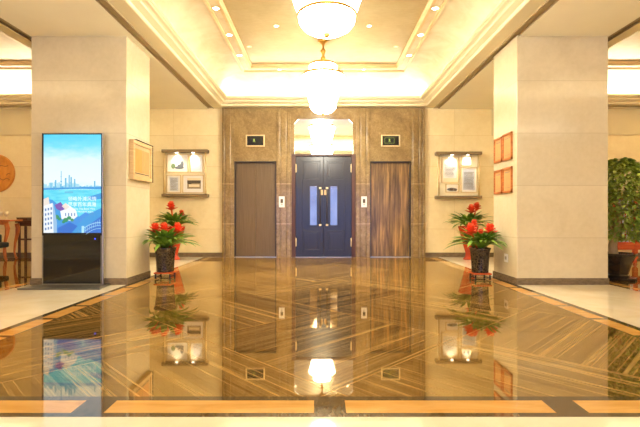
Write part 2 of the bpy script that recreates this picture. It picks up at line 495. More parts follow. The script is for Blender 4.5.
# flat soffit around the coffers (a slot runs beside the main one)
ox = [XL, -9.45, -4.43, -4.30, CX-2.876, CX+2.876, 4.29, 4.42, 9.65, XR]
def soff(x0, x1, y0, y1, z=ZS): mb.quad([(x0, y0, z), (x0, y1, z), (x1, y1, z), (x1, y0, z)])
soff(XL, XR, YF-.2, 2.0)
soff(CX-2.75, CX+2.75, 2.0, 2.03)
soff(XL, -9.45, 2.0, YW); soff(9.65, XR, 2.0, YW)
soff(-9.45, -4.43, 10.5, YW); soff(4.42, 9.65, 10.5, YW)
soff(-4.31, CX-2.876, 2.0, YW); soff(CX+2.876, 4.30, 2.0, YW)
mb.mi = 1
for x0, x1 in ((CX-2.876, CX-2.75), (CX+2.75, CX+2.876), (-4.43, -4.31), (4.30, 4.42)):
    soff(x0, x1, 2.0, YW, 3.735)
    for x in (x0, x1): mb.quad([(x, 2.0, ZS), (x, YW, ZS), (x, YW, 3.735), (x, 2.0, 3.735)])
for r in coffers.values():
    mb.mi = 2; ring(mb, r, COVE, True)
    mb.mi = 2; ring(mb, r, BAND)
    mb.mi = 3; ring(mb, r, [(1.09, 4.35), (1.09, 4.42)])
    t = 1.09; mb.quad([(r[0]+t, r[2]+t, 4.42), (r[0]+t, r[3]-t, 4.42), (r[1]-t, r[3]-t, 4.42), (r[1]-t, r[2]+t, 4.42)])
struct(mb.build('ceiling', [M['paint'], M['shadow_gap'], M['cove'], M['leaf_ceiling']], recalc=False), 'pale ceiling with a long champagne coffer and lit coves', 'ceiling')
for i, (kx, lab) in enumerate((('main', 'stepped cream crown moulding around the central coffer'), ('left', 'stepped cream crown moulding around the left aisle coffer'), ('right', 'stepped cream crown moulding around the right aisle coffer'))):
    mb = MB(); ring(mb, coffers[kx], CROWN)
    struct(mb.build('trim_%d' % (i+1), M['crown'], recalc=False), lab, 'moulding')
    mb = MB(); r = coffers[kx]
    ring(mb, r, [(.87, 4.35), (.87, 4.325), (.90, 4.318), (.925, 4.33), (.93, 4.352)])
    ring(mb, r, [(1.05, 4.352), (1.05, 4.335), (1.10, 4.335), (1.115, 4.36), (1.13, 4.38), (1.13, 4.425)])
    struct(mb.build('trim_%d' % (i+5), M['frame_pale'], recalc=False), lab.replace('stepped cream crown', 'thin gilded upper').replace('around', 'framing the top of'), 'moulding')
# roof slab above so no sky leaks in
mb = MB(); mb.box(XL-.2, XR+.2, YF-.2, YW+.4, 4.60, 4.70)
struct(mb.build('roof', M['paint']), 'plain slab over the coffers', 'roof')

# ------------------------------------------------------------------ portal
mb = MB(); P0, P1 = YP, YW+.25
EL = (-2.128, -1.085); DO = (-.705, .886); ER = (1.249, 2.259); ZE = 2.385
mb.box(-2.428, EL[0], P0, P1, 0, 3.71); mb.box(EL[1], DO[0], P0, P1, 0, 3.71)
mb.box(DO[1], ER[0], P0, P1, 0, 3.71); mb.box(ER[1], 2.607, P0, P1, 0, 3.71)
mb.box(EL[0], EL[1], P0+.012, P1, ZE, 3.71); mb.box(ER[0], ER[1], P0+.012, P1, ZE, 3.71)
mb.box(DO[0], DO[1], P0+.006, P1, 3.46, 3.71)
# fluted pilaster strips
for x0, x1 in ((-2.428, -2.36), (-2.335, -2.215), (-1.068, -.99), (-.965, -.835), (-.81, -.725), (.905, .985), (1.01, 1.13), (1.155, 1.235), (2.30, 2.43), (2.455, 2.515), (2.54, 2.607)):
    mb.box(x0, x1, P0-.035, P0+.01, 0, 3.70, bevel=.008)
# stone surround of the mirror with clipped upper corners
mb.box(DO[0], -.638, P0+.006, P1, 2.565, 3.47); mb.box(.819, DO[1], P0+.006, P1, 2.565, 3.47)
mb.box(-.638, .819, P0+.006, P1, 3.434, 3.47)
mb.prism([(-.638, 3.434), (-.53, 3.434), (-.638, 3.326)], P0+.006, P1); mb.prism([(.819, 3.434), (.711, 3.434), (.819, 3.326)], P0+.006, P1)
struct(mb.build('trim_4', M['portal']), 'tall brown marble portal framing two lifts and the double door', 'portal')
struct(MB().box(EL[0]-.1, ER[1]+.1, P1-.02, P1+.1, 0, 3.7).build('wall_shaft', M['dark_metal']), 'dark backing behind the lift openings', 'wall')

def lift(name, x0, x1, mat, lab):
    d = thing(name, ((x0+x1)/2, YP+.09, 0), lab, 'lift door', kind='structure'); w = (x1-x0)/2
    for s in (-1, 1):
        a, b = (-w, -.003) if s < 0 else (.003, w)
        MB().box(a, b, 0, .04, .012, ZE, bevel=.003).build('door_panel', mat, d)
    MB().box(-w, w, -.09, .04, 0, .012).build('sill', M['steel'], d)
    f = MB(); f.box(-w, -w+.025, -.088, 0, .012, ZE).box(w-.025, w, -.088, 0, .012, ZE).box(-w, w, -.088, 0, ZE-.03, ZE)
    f.build('frame', M['dark_metal'], d)
lift('door_1', EL[0], EL[1], M['lift_grey'], 'closed grey bronze lift doors, left of the blue-black double door')
lift('door_2', ER[0], ER[1], M['lift_wood'], 'closed streaky wood grain lift doors, right of the double door')

# double door with the mirror above
d = thing('door_3', (CX, YP+.05, 0), 'dark lacquered double door with slim glass panels and brass hinges', 'door', kind='structure')
jx = .7955
f = MB(); f.box(-jx, -jx+.095, -.03, .15, 0, 2.565, bevel=.006); f.box(jx-.095, jx, -.03, .15, 0, 2.565, bevel=.006); f.box(-jx+.095, jx-.095, -.025, .15, 2.515, 2.565, bevel=.006)
f.build('jamb', M['jamb'], d)
f = MB(); c = .15
f.box(-.74, .74, -.02, -.005, 2.56, 3.45)
f.build('mirror_transom', M['mirror'], d)['label'] = 'mirror panel above the double door with clipped upper corners'
lw = .70
for s in (-1, 1):
    x0, x1 = (-lw, -.004) if s < 0 else (.004, lw)
    lf = MB(); g0, g1 = (.165, .345); z0, z1 = .79, 1.78
    ga, gb = sorted((s*g0, s*g1))
    lf.box(x0, x1, .03, .07, .01, z0, bevel=.004); lf.box(x0, x1, .03, .07, z1, 2.51, bevel=.004)
    lf.box(x0, ga, .03, .07, z0-.01, z1+.01); lf.box(gb, x1, .03, .07, z0-.01, z1+.01)
    pa, pb = sorted((s*.085, s*.52))
    for (za, zb) in ((.16, .66), (1.93, 2.40)):     # raised panel mouldings
        lf.box(pa, pb, .012, .03, za, za+.025, bevel=.004); lf.box(pa, pb, .012, .03, zb-.025, zb, bevel=.004)
        lf.box(pa, pa+.025, .012, .03, za, zb, bevel=.004); lf.box(pb-.025, pb, .012, .03, za, zb, bevel=.004)
        lf.box(pa+.06, pb-.06, .02, .03, za+.06, zb-.06, bevel=.006)
    xa, xb = sorted((s*.52, s*.56)); lf.box(xa, xb, .02, .03, .1, 2.44, bevel=.004)
    leaf = lf.build('door_leaf', M['door_wood'], d)
    MB().box(ga, gb, .045, .055, z0, z1).build('glass_panel', M['vision'], leaf)['label'] = 'slim upright glass panel'
    b = MB(); b.box(ga-.012, ga+.004, .02, .05, z0-.012, z1+.012); b.box(gb-.004, gb+.012, .02, .05, z0-.012, z1+.012); b.box(ga, gb, .02, .05, z0-.012, z0+.004); b.box(ga, gb, .02, .05, z1-.004, z1+.012)
    b.build('glass_bead', M['dark_metal'], leaf)
    h = MB(); hx = s*.085
    h.tube([(hx, -.03, .80), (hx, -.03, 1.74)], .014, 12); 
    h.build('pull_bar', M['dark_metal'], leaf)
    h = MB()
    for z in (.80, 1.72):
        h.box(hx-.03, hx+.03, -.045, .03, z-.022, z+.022, bevel=.006)
    h.build('handle_mount', M['brass'], leaf)
    h = MB(); h.box(min(s*.015, s*.07), max(s*.015, s*.07), .018, .032, 1.55, 1.68, bevel=.004); h.build('push_plate', M['frame_pale'], leaf)
    for z in (.27, 2.12):
        h = MB(); h.box(min(s*.675, s*.722), max(s*.675, s*.722), .012, .032, z, z+.2, bevel=.004)
        h.tube([(s*.70, .012, z-.01), (s*.70, .012, z+.21)], .012, 10)
        h.build('hinge', M['brass'], leaf)
struct(MB().box(-.70+CX, .70+CX, YP-.01, YP+.2, 0, .008).build('trim_8', M['steel']), 'thin metal threshold under the double door', 'threshold')

# lift floor indicators and call plates
def indicator(x, lab, framed):
    t = thing('floor_indicator', (x, YP+.012, 2.895), lab, 'lift indicator', 'floor indicators above the lifts')
    f = MB(); w, h = .235, .145
    f.box(-w, w, -.02, .0, -h, -h+.028, bevel=.004); f.box(-w, w, -.02, .0, h-.028, h, bevel=.004)
    f.box(-w, -w+.03, -.02, .0, -h, h, bevel=.004); f.box(w-.03, w, -.02, .0, -h, h, bevel=.004)
    f.build('frame', M['brass'], t)
    MB().box(-w+.03, w-.03, -.012, 0, -h+.028, h-.028).build('screen', M['black_gloss'], t)
    g = MB(); gx = -.03
    g.box(gx-.018, gx+.018, -.014, -.012, -.01, .045); g.box(gx-.03, gx+.03, -.014, -.012, -.03, -.02)
    if framed:
        for a, b, c2, d2 in ((-.15, .09, .068, .074), (-.15, .09, -.064, -.058), (-.15, -.144, -.064, .074), (.084, .09, -.064, .074)):
            g.box(a, b, -.014, -.012, c2, d2)
    g.build('lit_digit', M['green_led'], t)
indicator(-1.608, 'black floor display with green digit above the grey lift doors', False)
indicator(1.755, 'black floor display with boxed green digit above the wood grain lift doors', True)
def callplate(x, lab):
    t = thing('call_plate', (x, YP-.035, 1.375), lab, 'lift button', 'lift call plates')
    MB().box(-.07, .07, -.012, 0, -.135, .135, bevel=.005).build('plate', M['white'], t)
    MB().box(-.032, .032, -.016, -.011, -.03, .07, bevel=.003).build('button_window', M['ink_dark'], t)
    b = MB(); Mx = Matrix.Translation((0, -.012, -.065)) @ Matrix.Rotation(R(90), 4, 'X')
    b.lathe([(0, .010), (.018, .008), (.022, 0)], n=20, M=Mx); b.build('button', M['steel'], t)
callplate(-.945, 'white lift call plate between the grey lift and the double door')
callplate(1.09, 'white lift call plate between the double door and the wood grain lift')

# ------------------------------------------------------------------ downlights
def downlight(x, y, z, lab, group, lit=True, r=.07):
    t = thing('downlight', (x, y, z), lab, 'ceiling light', group)
    MB().lathe([(r*.72, -.002), (r*.78, -.012), (r, -.008), (r*1.02, 0)], n=24).build('trim_ring', M['brass'], t)
    MB().lathe([(0, -.003), (r*.74, -.003)], n=24).build('lamp', M['lamp'] if lit else M['white'], t)
    if lit:
        L = bpy.data.lights.new('spot', 'SPOT'); L.energy = 85; L.spot_size = R(70); L.spot_blend = .6; L.color = (1, .92, .72); L.shadow_soft_size = .05
        o = bpy.data.objects.new('downlight_beam', L); COL.objects.link(o); o.location = (0, 0, -.02); o.parent = t
ordn = ['nearest the lifts', 'second from the lifts', 'third from the lifts']
for side, x in (('left', -1.665), ('right', 1.845)):
    for i, y in enumerate((8.83, 7.83, 6.83)):
        downlight(x, y, 4.35, 'recessed downlight on the %s coffer border, %s' % (side, ordn[i]), 'downlights in the coffer border')
for x, lab in ((-.92, 'recessed downlight left of the chandelier on the border above the lifts'), (.99, 'recessed downlight right of the chandelier on the border above the lifts')):
    downlight(x, 9.69, 4.35, lab, 'downlights in the coffer border', r=.05)
for x, lab in ((-.78, 'bright small ceiling spot left of the near chandelier'), (.88, 'bright small ceiling spot right of the near chandelier')):
    downlight(x, 7.62, 4.42, lab, 'spots in the champagne ceiling', r=.05)
for x, lab in ((-1.42, 'unlit round ceiling fitting on the left of the champagne ceiling'), (1.52, 'unlit round ceiling fitting on the right of the champagne ceiling')):
    downlight(x, 8.55, 4.42, lab, 'unlit ceiling fittings', lit=False, r=.05)

# ------------------------------------------------------------------ chandeliers
def chandelier():
    t = thing('chandelier', (0, 0, 0), 'x', 'chandelier', 'crystal chandeliers in the coffer')
    # z measured from the inner ceiling down
    MB().lathe([(0, 0), (.10, 0), (.10, -.02), (.07, -.04), (.03, -.07), (.02, -.10)], n=32).build('canopy', M['gold'], t)
    MB().lathe([(.018, -.08), (.018, -.15), (.045, -.18), (.055, -.21), (.03, -.25), (.02, -.30), (.05, -.34), (.02, -.38), (.02, -.46)], n=20).build('stem', M['gold'], t)
    MB().lathe([(.02, -.44), (.24, -.45), (.262, -.46), (.268, -.50)], n=48).build('top_ring', M['gold'], t)
    MB().lathe([(.20, -.465), (.262, -.47), (.272, -.56), (.285, -.655), (.38, -.675)], n=64).build('crown_drum', M['crystal'], t)
    MB().lathe([(.36, -.66), (.405, -.66), (.412, -.675), (.412, -.695), (.40, -.705), (.37, -.70)], n=64).build('wide_ring', M['gold'], t)
    b = MB()
    for j in range(40):
        a = 2*PI*j/40
        b.lathe([(0, .018), (.010, .006), (.012, -.006), (0, -.036)], c=(.412*math.cos(a), .412*math.sin(a), -.715), n=6)
    o = b.build('bead_fringe', M['bead'], t); o['kind'] = 'stuff'
    MB().lathe([(.39, -.70), (.385, -.75), (.365, -.84), (.33, -.97), (.295, -1.09), (.265, -1.20), (.262, -1.215)], n=64).build('strand_basket', M['crystal'], t)
    MB().lathe([(.255, -1.205), (.272, -1.21), (.275, -1.225), (.26, -1.235)], n=64).build('lower_ring', M['gold'], t)
    MB().lathe([(.26, -1.225), (.25, -1.29), (.215, -1.345), (.15, -1.39), (.08, -1.41), (.02, -1.415)], n=64).build('bowl', M['crystal'], t)
    MB().lathe([(.03, -1.405), (.04, -1.415), (.02, -1.43), (.025, -1.44), (0, -1.46)], n=16).build('finial', M['gold'], t)
    return t
c1 = chandelier(); c1.location = (.06, 8.27, 4.42); c1['label'] = 'crystal chandelier on a gold stem, seen whole before the lifts'
c2 = copy_tree(c1); c2.location = (.075, 4.65, 4.42); c2.scale = (1.2, 1.2, 1.0); c2['label'] = 'large near crystal chandelier cut off by the top of the picture'

# ------------------------------------------------------------------ lights
def area(name, loc, sx, sy, power, color, rot=(0, 0, 0)):
    L = bpy.data.lights.new(name, 'AREA'); L.shape = 'RECTANGLE'; L.size = sx; L.size_y = sy; L.energy = power; L.color = color
    o = bpy.data.objects.new(name, L); COL.objects.link(o); o.location = loc; o.rotation_euler = rot
    return o
def cove_lights(rect, wpm, t=.31, z=3.89, endk=1.0):
    x0, x1, y0, y1 = rect; lx = x1-x0-2*t; ly = y1-y0-2*t
    up = R(180)
    tilt = R(18)
    area('cove_strip', (x0+t, (y0+y1)/2, z), .06, ly, wpm*ly, WARM, (0, up+tilt, 0))
    area('cove_strip', (x1-t, (y0+y1)/2, z), .06, ly, wpm*ly, WARM, (0, up-tilt, 0))
    area('cove_strip', ((x0+x1)/2, y1-t, z), lx, .06, wpm*lx*endk, (1, .95, .82), (up+tilt, 0, 0))
    area('cove_strip', ((x0+x1)/2, y0+t, z), lx, .06, wpm*lx*endk, (1, .95, .82), (up-tilt, 0, 0))
cove_lights(coffers['main'], .8, endk=5)
cove_lights(coffers['left'], 5.5); cove_lights(coffers['right'], 6.5)
# unseen fill lights added nearer the entrance to brighten near floor and column fronts
for x in (-6.5, -2.2, 2.2, 6.5):
    for y in (-3.5, -.6):
        area('lobby_fill', (x, y, ZS-.01), 3.0, .4, 18, (1, .94, .74))
w = bpy.data.worlds.new('daylight'); scn.world = w; w.use_nodes = True
bg = w.node_tree.nodes['Background']; bg.inputs[0].default_value = (.19, .33, .92, 1); bg.inputs[1].default_value = 1.7

# ------------------------------------------------------------------ screen kiosk
def kiosk():
    X0, Y0 = -3.627, 6.25
    t = thing('screen_kiosk', (X0, Y0, 0), 'tall upright screen kiosk showing a blue riverside city, before the marble column', 'display screen')
    k = MB(); k.prism([(-.57, -.33), (.57, -.33), (.50, .10), (-.44, .10)], 0, .022, 'z')
    k.build('base_plate', M['plate'], t)
    MB().box(-.445, .445, 0, .05, .02, 2.24, bevel=.006).build('body', M['steel'], t)
    MB().box(-.438, .438, -.006, 0, .745, 2.233).build('bezel', M['black'], t)
    MB().box(-.438, .438, -.004, 0, .035, .745).build('lower_panel', M['black_gloss'], t)
    MB().box(.33, .345, -.008, -.004, .685, .70).build('power_light', emit('blue_led', (40, 60, 255), 3), t)
    for xa in (-.43, .424): MB().box(xa, xa+.006, -.008, -.004, .04, .74).build('edge_strip', M['steel'], t)
    S = Y0/427
    def u(px): return (px-320)*S - X0
    def v(py): return 1.025 + (216-py)*S
    # the picture: flat coloured shapes of a lit screen
    k = NT('screen_sky'); o = k.xyz()
    fz = k.math('DIVIDE', k.math('SUBTRACT', o[2], v(200)), v(134)-v(200))
    fz = k.math('ADD', fz, k.math('MULTIPLY', k.math('SUBTRACT', k.noise(k.coords((1, 1, 2.5)), 5, 5, .6), .5), .22))
    c = k.ramp(fz, [(.0, lin((150, 226, 246))), (.28, lin((232, 247, 250))), (.6, lin((222, 246, 252))), (.82, lin((120, 222, 248))), (1, lin((70, 205, 244)))])
    k.base((0, 0, 0)).set(.2); k.link(c, k.b.inputs['Emission Color']); k.b.inputs['Emission Strength'].default_value = .47
    k2 = NT('screen_river'); c = k2.ramp(k2.noise(k2.coords((1, 1, 5)), 6, 4), [(.35, lin((84, 206, 236))), (.65, lin((120, 228, 246)))])
    k2.base((0, 0, 0)).set(.2); k2.link(c, k2.b.inputs['Emission Color']); k2.b.inputs['Emission Strength'].default_value = .47
    mats = [k.m, k2.m] + [emit('screen_'+n, c_, .47) for n, c_ in (
        ('skyline', (108, 186, 222)), ('skyline_pale', (166, 218, 236)), ('land', (70, 158, 222)), ('road', (74, 150, 226)),
        ('white', (238, 244, 248)), ('shade', (150, 190, 226)), ('window', (96, 132, 186)), ('roof', (124, 88, 176)),
        ('tree', (64, 150, 110)), ('bridge', (176, 226, 248)), ('cream', (232, 222, 212)), ('deep', (56, 116, 206)))]
    N = dict(sky=0, river=1, skyline=2, pale=3, land=4, road=5, white=6, shade=7, window=8, roof=9, tree=10, bridge=11, cream=12, deep=13)
    mb = MB(); L = [0]
    def poly(m, pts, lay):
        mb.mi = N[m]; mb.quad([(u(a), -.0075-lay*.0004, v(b)) for a, b in pts])
    def rect(m, x0, x1, y0, y1, lay): poly(m, [(x0, y0), (x1, y0), (x1, y1), (x0, y1)], lay)
    def disc(m, x, y, rx, ry, lay, n=14): poly(m, [(x+rx*math.cos(2*PI*i/n), y+ry*math.sin(2*PI*i/n)) for i in range(n)], lay)
    a0, a1, b0, b1 = 44, 101.4, 134.6, 232.8
    rect('sky', a0, a1, b0, 190, 0); rect('river', a0, a1, 187, b1, 0)
    r2 = random.Random(3)
    x = a0
    while x < a1-1.5:                       # far skyline
        wd = r2.uniform(1.0, 2.2); h = r2.uniform(1.5, 6) if x < 80 else r2.uniform(.8, 2.6)
        rect(r2.choice(['skyline', 'pale', 'pale']), x, min(x+wd, a1), 188-h, 188.5, 1); x += wd*.9
    for x, h, wd in ((61.5, 17, .7), (69.5, 13, 1.2), (71.5, 11, 1.4), (66, 10, 1.6), (56, 8, 1.5), (75, 9, 1.3), (95, 7, 1.4)):
        rect('skyline', x-wd/2, x+wd/2, 188-h, 188.5, 2)
    disc('skyline', 61.5, 181.5, .9, .9, 3); disc('skyline', 61.5, 176.5, .6, .6, 3)
    poly('land', [(a0, 188), (a1, 186.5), (a1, 189.5), (80, 188.8), (a0, 190)], 2)
    poly('land', [(44, 198), (53, 200), (60, 206), (75, 210), (80, 218), (a1, 208), (a1, b1), (a0, b1)], 2)
    rect('skyline', 65, 73.5, 191.5, 192.8, 3); poly('land', [(88, 197), (a1, 193), (a1, 199), (92, 200)], 3)
    poly('road', [(56, 226), (76, 219), (86, 212), (90, 214), (78, 224), (70, b1), (58, b1)], 3)
    poly('deep', [(58, 228), (70, 222), (78, 226), (72, b1), (58, b1)], 4)
    # central house with violet roof among trees
    poly('white', [(60, 208), (66, 203), (76, 210), (78, 216), (72, 221), (62, 219)], 4)
    poly('roof', [(55, 205), (61, 202), (64, 206), (66, 209), (61, 211), (57, 209)], 5)
    poly('cream', [(62, 206), (66, 203), (70, 207), (66, 210)], 5)
    for x, y, rr in ((57, 217, 2.6), (60, 219, 1.8), (66, 220, 2.6), (69.5, 218, 2.2), (72.5, 220, 1.8), (64, 222, 1.6)):
        disc('tree', x, y, rr, rr*.85, 6)
    for x in (66, 69, 72, 75): rect('window', x-.5, x+.5, 213, 216, 6)
    # pale block with windows on the left
    poly('white', [(44, 206), (53, 203), (54, 222), (57, 223), (57, b1), (44, b1)], 6)
    poly('shade', [(53, 203), (54, 204), (57.5, 223), (57, b1), (54, b1)], 7)
    poly('cream', [(44, 199), (49, 197), (50, 204), (44, 206)], 6)
    for i in range(5):
        for j in range(3): rect('window', 45.3+j*2.8, 46.9+j*2.8, 208.5-j*.6+i*4.8, 211-j*.6+i*4.8, 8)
    # arched white bridge on the right
    poly('deep', [(84, b1), (88, 226), (a1, 216), (a1, b1)], 5)
    for kk, (off, wd) in enumerate(((0, .7), (3, .5), (6, .5))):
        pts = [(84+off*.4+i*(17.2-off*.4)/10, 228+off-(.2*i*6.4-.012*i*i*6.0)) for i in range(11)]
        for p, q in zip(pts[:-1], pts[1:]): poly('bridge', [(p[0], p[1]), (q[0], q[1]), (q[0], q[1]+wd), (p[0], p[1]+wd)], 7)
    for i in range(8):
        xx = 85.5+i*2.0; yy = 227-.2*i*6.2*.85
        poly('bridge', [(xx, yy), (xx+.35, yy), (xx+.35, yy+5), (xx, yy+5)], 7)
    rect('bridge', 82, 84.6, 226, b1, 8)
    mb.build('screen_picture', mats, t, recalc=False)
    tm = emit('screen_caption', (246, 252, 255), .5)
    def text(s, px, py, size, name='caption'):
        cu = bpy.data.curves.new(name, 'FONT'); cu.body = s; cu.size = size; cu.align_x = 'LEFT'
        cu.materials.append(tm)
        tmp = bpy.data.objects.new(name, cu); COL.objects.link(tmp)
        me = bpy.data.meshes.new_from_object(tmp.evaluated_get(bpy.context.evaluated_depsgraph_get()))
        bpy.data.objects.remove(tmp)
        o = bpy.data.objects.new(name, me); COL.objects.link(o); o.parent = t
        o.rotation_euler = (R(90), 0, 0); o.location = (u(px), -.0125, v(py))
    text('领略外滩风情', 68.3, 200.6, .070); text('尽享百年典雅', 68.3, 206.2, .070)
    text('Enjoy The Bund View', 73, 209.6, .038); text('The Hundred Years', 74, 212.4, .036)
kiosk()

# ------------------------------------------------------------------ wall display cases with prints
def case(x0, x1, z0, z1, posts, lab, spots):
    cx = (x0+x1)/2
    t = thing('display_case', (cx, YW, z0), lab, 'display case', 'spotlit wall display cases')
    w = (x1-x0)/2; h = z1-z0
    MB().box(-w, w, -.17, 0, h-.075, h, bevel=.012).build('top_rail', M['rail'], t)
    MB().box(-w, w, -.17, 0, 0, .07, bevel=.012).build('bottom_rail', M['rail'], t)
    MB().box(-w+.07, w-.07, -.03, 0, .07, h-.075).build('back_panel', M['panel'], t)
    for p in posts:
        MB().tube([(p-cx, -.12, .06), (p-cx, -.12, h-.07)], .022, 12).build('post', M['brass'], t)
    for sx, en in spots:
        s = MB(); s.lathe([(0, -.006), (.03, -.006), (.034, 0)], c=(sx-cx, -.115, h-.075), n=16); s.build('spotlight', M['lamp_dim'], t)
        L = bpy.data.lights.new('case_spot', 'SPOT'); L.energy = en; L.spot_size = R(95); L.spot_blend = .8; L.color = (1, .95, .86); L.shadow_soft_size = .02
        o = bpy.data.objects.new('case_spot', L); COL.objects.link(o); o.parent = t; o.location = (sx-cx, -.115, h-.09); o.rotation_euler = (R(20), 0, 0)
def fx(px): return (px-320)*10.6/427
def fz(py): return 1.025+(216-py)*10.6/427
def printed(x0, x1, y0, y1, lab, mount, art, edge='edge'):
    """a framed print in a case; pixel box of the photo turned into metres on the wall"""
    a, b, c, d_ = fx(x0), fx(x1), fz(y1), fz(y0)
    cx, cz = (a+b)/2, c; w, h = (b-a)/2, d_-c
    t = thing('framed_print', (cx, YW-.03, cz), lab, 'framed print', 'framed prints in the wall cases')
    fr = MB(); e = .018
    fr.box(-w, w, -.03, 0, 0, e).box(-w, w, -.03, 0, h-e, h).box(-w, -w+e, -.03, 0, 0, h).box(w-e, w, -.03, 0, 0, h)
    fr.build('frame', M[edge], t)
    MB().box(-w+e, w-e, -.018, 0, e, h-e).build('mount', M[mount], t)
    p = MB(); mats = []
    for (m, u0, u1, v0, v1, lay) in art:
        if M[m] not in mats: mats.append(M[m])
        p.mi = mats.index(M[m])
        y = -.0185-lay*.0006
        X = lambda q: -w+q*2*w
        Z = lambda q: h-q*h
        if isinstance(lay, float):       # an oval patch
            n = 12
            p.quad([((X(u0)+X(u1))/2+(X(u1)-X(u0))/2*math.cos(2*PI*i/n), y, (Z(v0)+Z(v1))/2+(Z(v0)-Z(v1))/2*math.sin(2*PI*i/n)) for i in range(n)])
        else:
            p.quad([(X(u0), y, Z(v1)), (X(u1), y, Z(v1)), (X(u1), y, Z(v0)), (X(u0), y, Z(v0))])
    p.build('picture', mats, t)
def lines(u0, u1, v0, v1, n, m='paper_text'):
    r3 = random.Random(n)
    st = (v1-v0)/n
    return [(m, u0, u1-(u1-u0)*r3.uniform(0, .25), v0+i*st, v0+i*st+st*.45, 1) for i in range(n)]
case(fx(162.6), fx(208.6), fz(196.8), fz(149.8), (fx(165), fx(206)), 'wall display case with white mounted prints, left of the lifts', ((fx(177), 10), (fx(193.5), 9)))
printed(166.3, 188, 154, 172.3, 'white print of a building among green trees, topmost left in the left case', 'card',
        [('ink_green', .20, .40, .50, .80, 2.), ('ink_grey', .36, .80, .66, .82, 2.), ('ink_grey', .62, .78, .34, .78, 3.), ('ink_green', .24, .36, .58, .74, 4.), ('ink_grey', .5, .66, .56, .74, 3.)])
printed(189.8, 203, 154, 172.3, 'upright pale printed sheet, topmost right in the left case', 'card', [('paper_pale', .25, .85, .2, .9, 1)])
printed(166.3, 180.6, 174.8, 193, 'pale blue-grey text sheet at lower left of the left case', 'card', [('paper_pale', .2, .8, .14, .88, 1)] + lines(.26, .78, .2, .85, 9))
printed(182.2, 203.4, 174.8, 193, 'white mounted sepia photo of a colonnade at lower right of the left case', 'card',
        [('ink_sepia', .22, .86, .26, .76, 1), ('ink_dark', .22, .86, .30, .46, 2), ('cream_card', .22, .86, .18, .30, 2), ('ink_dark', .24, .44, .36, .52, 3.), ('cream_card', .3, .8, .52, .66, 3)])
case(fx(435.4), fx(481), fz(198.6), fz(152), (fx(438.5), fx(478.6)), 'wall display case with cream text sheets, right of the lifts', ((fx(451.5), 10), (fx(467.5), 9)))
printed(441.8, 459, 157, 182.6, 'large cream text sheet at upper left of the right case', 'cream_card', [('card', .12, .88, .08, .82, 1)] + lines(.18, .84, .26, .78, 12))
printed(461.5, 471.8, 155.6, 165.5, 'small white sketch at upper right of the right case', 'card', [('ink_grey', .2, .42, .35, .8, 2.), ('ink_grey', .58, .82, .35, .8, 2.)])
printed(461.3, 477.6, 166.8, 192.6, 'tall white bordered grey text sheet in the right case', 'card', [('paper_pale', .14, .86, .08, .9, 1)] + lines(.2, .84, .2, .86, 14))
printed(446, 459, 183.6, 192.4, 'small white mounted grey photo at lower left of the right case', 'card', [('ink_grey', .1, .9, .46, .84, 2.), ('ink_dark', .3, .6, .5, .8, 3.), ('ink_dark', .62, .86, .62, .84, 3.)])

# ------------------------------------------------------------------ frames on the column sides
def side_frame(x, y0, y1, z0, z1, face, lab, group=None):
    t = thing('framed_document', (x, (y0+y1)/2, z0), lab, 'framed document', group)
    w = (y1-y0)/2; h = z1-z0; e = .032; s = face
    X = lambda a, b: sorted((s*a, s*b))
    f = MB(); a, b = X(0, .028)
    for q in ((-w, w, 0, e), (-w, w, h-e, h), (-w, -w+e, 0, h), (w-e, w, 0, h)): f.box(a, b, *q, bevel=.003)
    f.build('frame', M['frame_orange'], t)
    a, b = X(0, .014); MB().box(a, b, -w+e, w-e, e, h-e).build('sheet', M['parch2'], t)
    a, b = X(.014, .016); 
    for za, zb in ((.075, .085), (h-.09, h-.07)): MB().box(a, b, -w+.07, w-.07, za, zb).build('printed_line', M['ink_sepia'], t)
G = 'orange framed documents on the column side'
side_frame(2.935, 6.50, 6.82, 1.895, 2.315, -1, 'orange framed document on the column, upper row nearest the viewer', G)
side_frame(2.935, 6.85, 7.15, 1.90, 2.30, -1, 'orange framed document on the column, upper row nearest the lifts', G)
side_frame(2.935, 6.50, 6.82, 1.385, 1.785, -1, 'orange framed document on the column, lower row nearest the viewer', G)
side_frame(2.935, 6.85, 7.15, 1.385, 1.775, -1, 'orange framed document on the column, lower row nearest the lifts', G)
t = thing('framed_scroll', (-2.88, 6.80, 1.585), 'deep pale wooden frame with parchment on the side of the kiosk column', 'picture frame')
f = MB(); w, h, e = .36, .60, .06
for q in ((-w, w, 0, e), (-w, w, h-e, h), (-w, -w+e, e, h-e), (w-e, w, e, h-e)): f.box(0, .07, *q, bevel=.006)
f.build('frame', M['frame_pale'], t)
MB().box(0, .05, -w+e, w-e, e, h-e).build('mount', M['mount_tan'], t)
MB().box(.05, .053, -w+.10, -.01, .12, h-.12).build('sheet', M['parch'], t)
MB().box(.05, .053, .01, w-.10, .12, h-.12).build('sheet', M['parch2'], t)
MB().box(.05, .054, -w+.10, w-.10, .095, .108).build('caption_strip', M['ink_dark'], t)
MB().prism([(-w+.1, h), (w, h), (w, 0), (w+.022, 0), (w+.022, h+.016), (-w+.1, h+.016)], 0, .074, 'x').build('edge_shade', M['black'], t)['label'] = 'dark strip added as shading along the outer frame edge'  # black strip stands in for shading on the frame's top and far edges
# white wall socket on the right column
t = thing('wall_socket', (2.935, 6.72, .30), 'white wall socket low on the side of the frame column', 'socket')
MB().box(-.012, 0, -.06, .06, 0, .13, bevel=.004).build('plate', M['white'], t)
MB().box(-.015, -.011, -.03, .03, .04, .09).build('outlet', M['paper_text'], t)

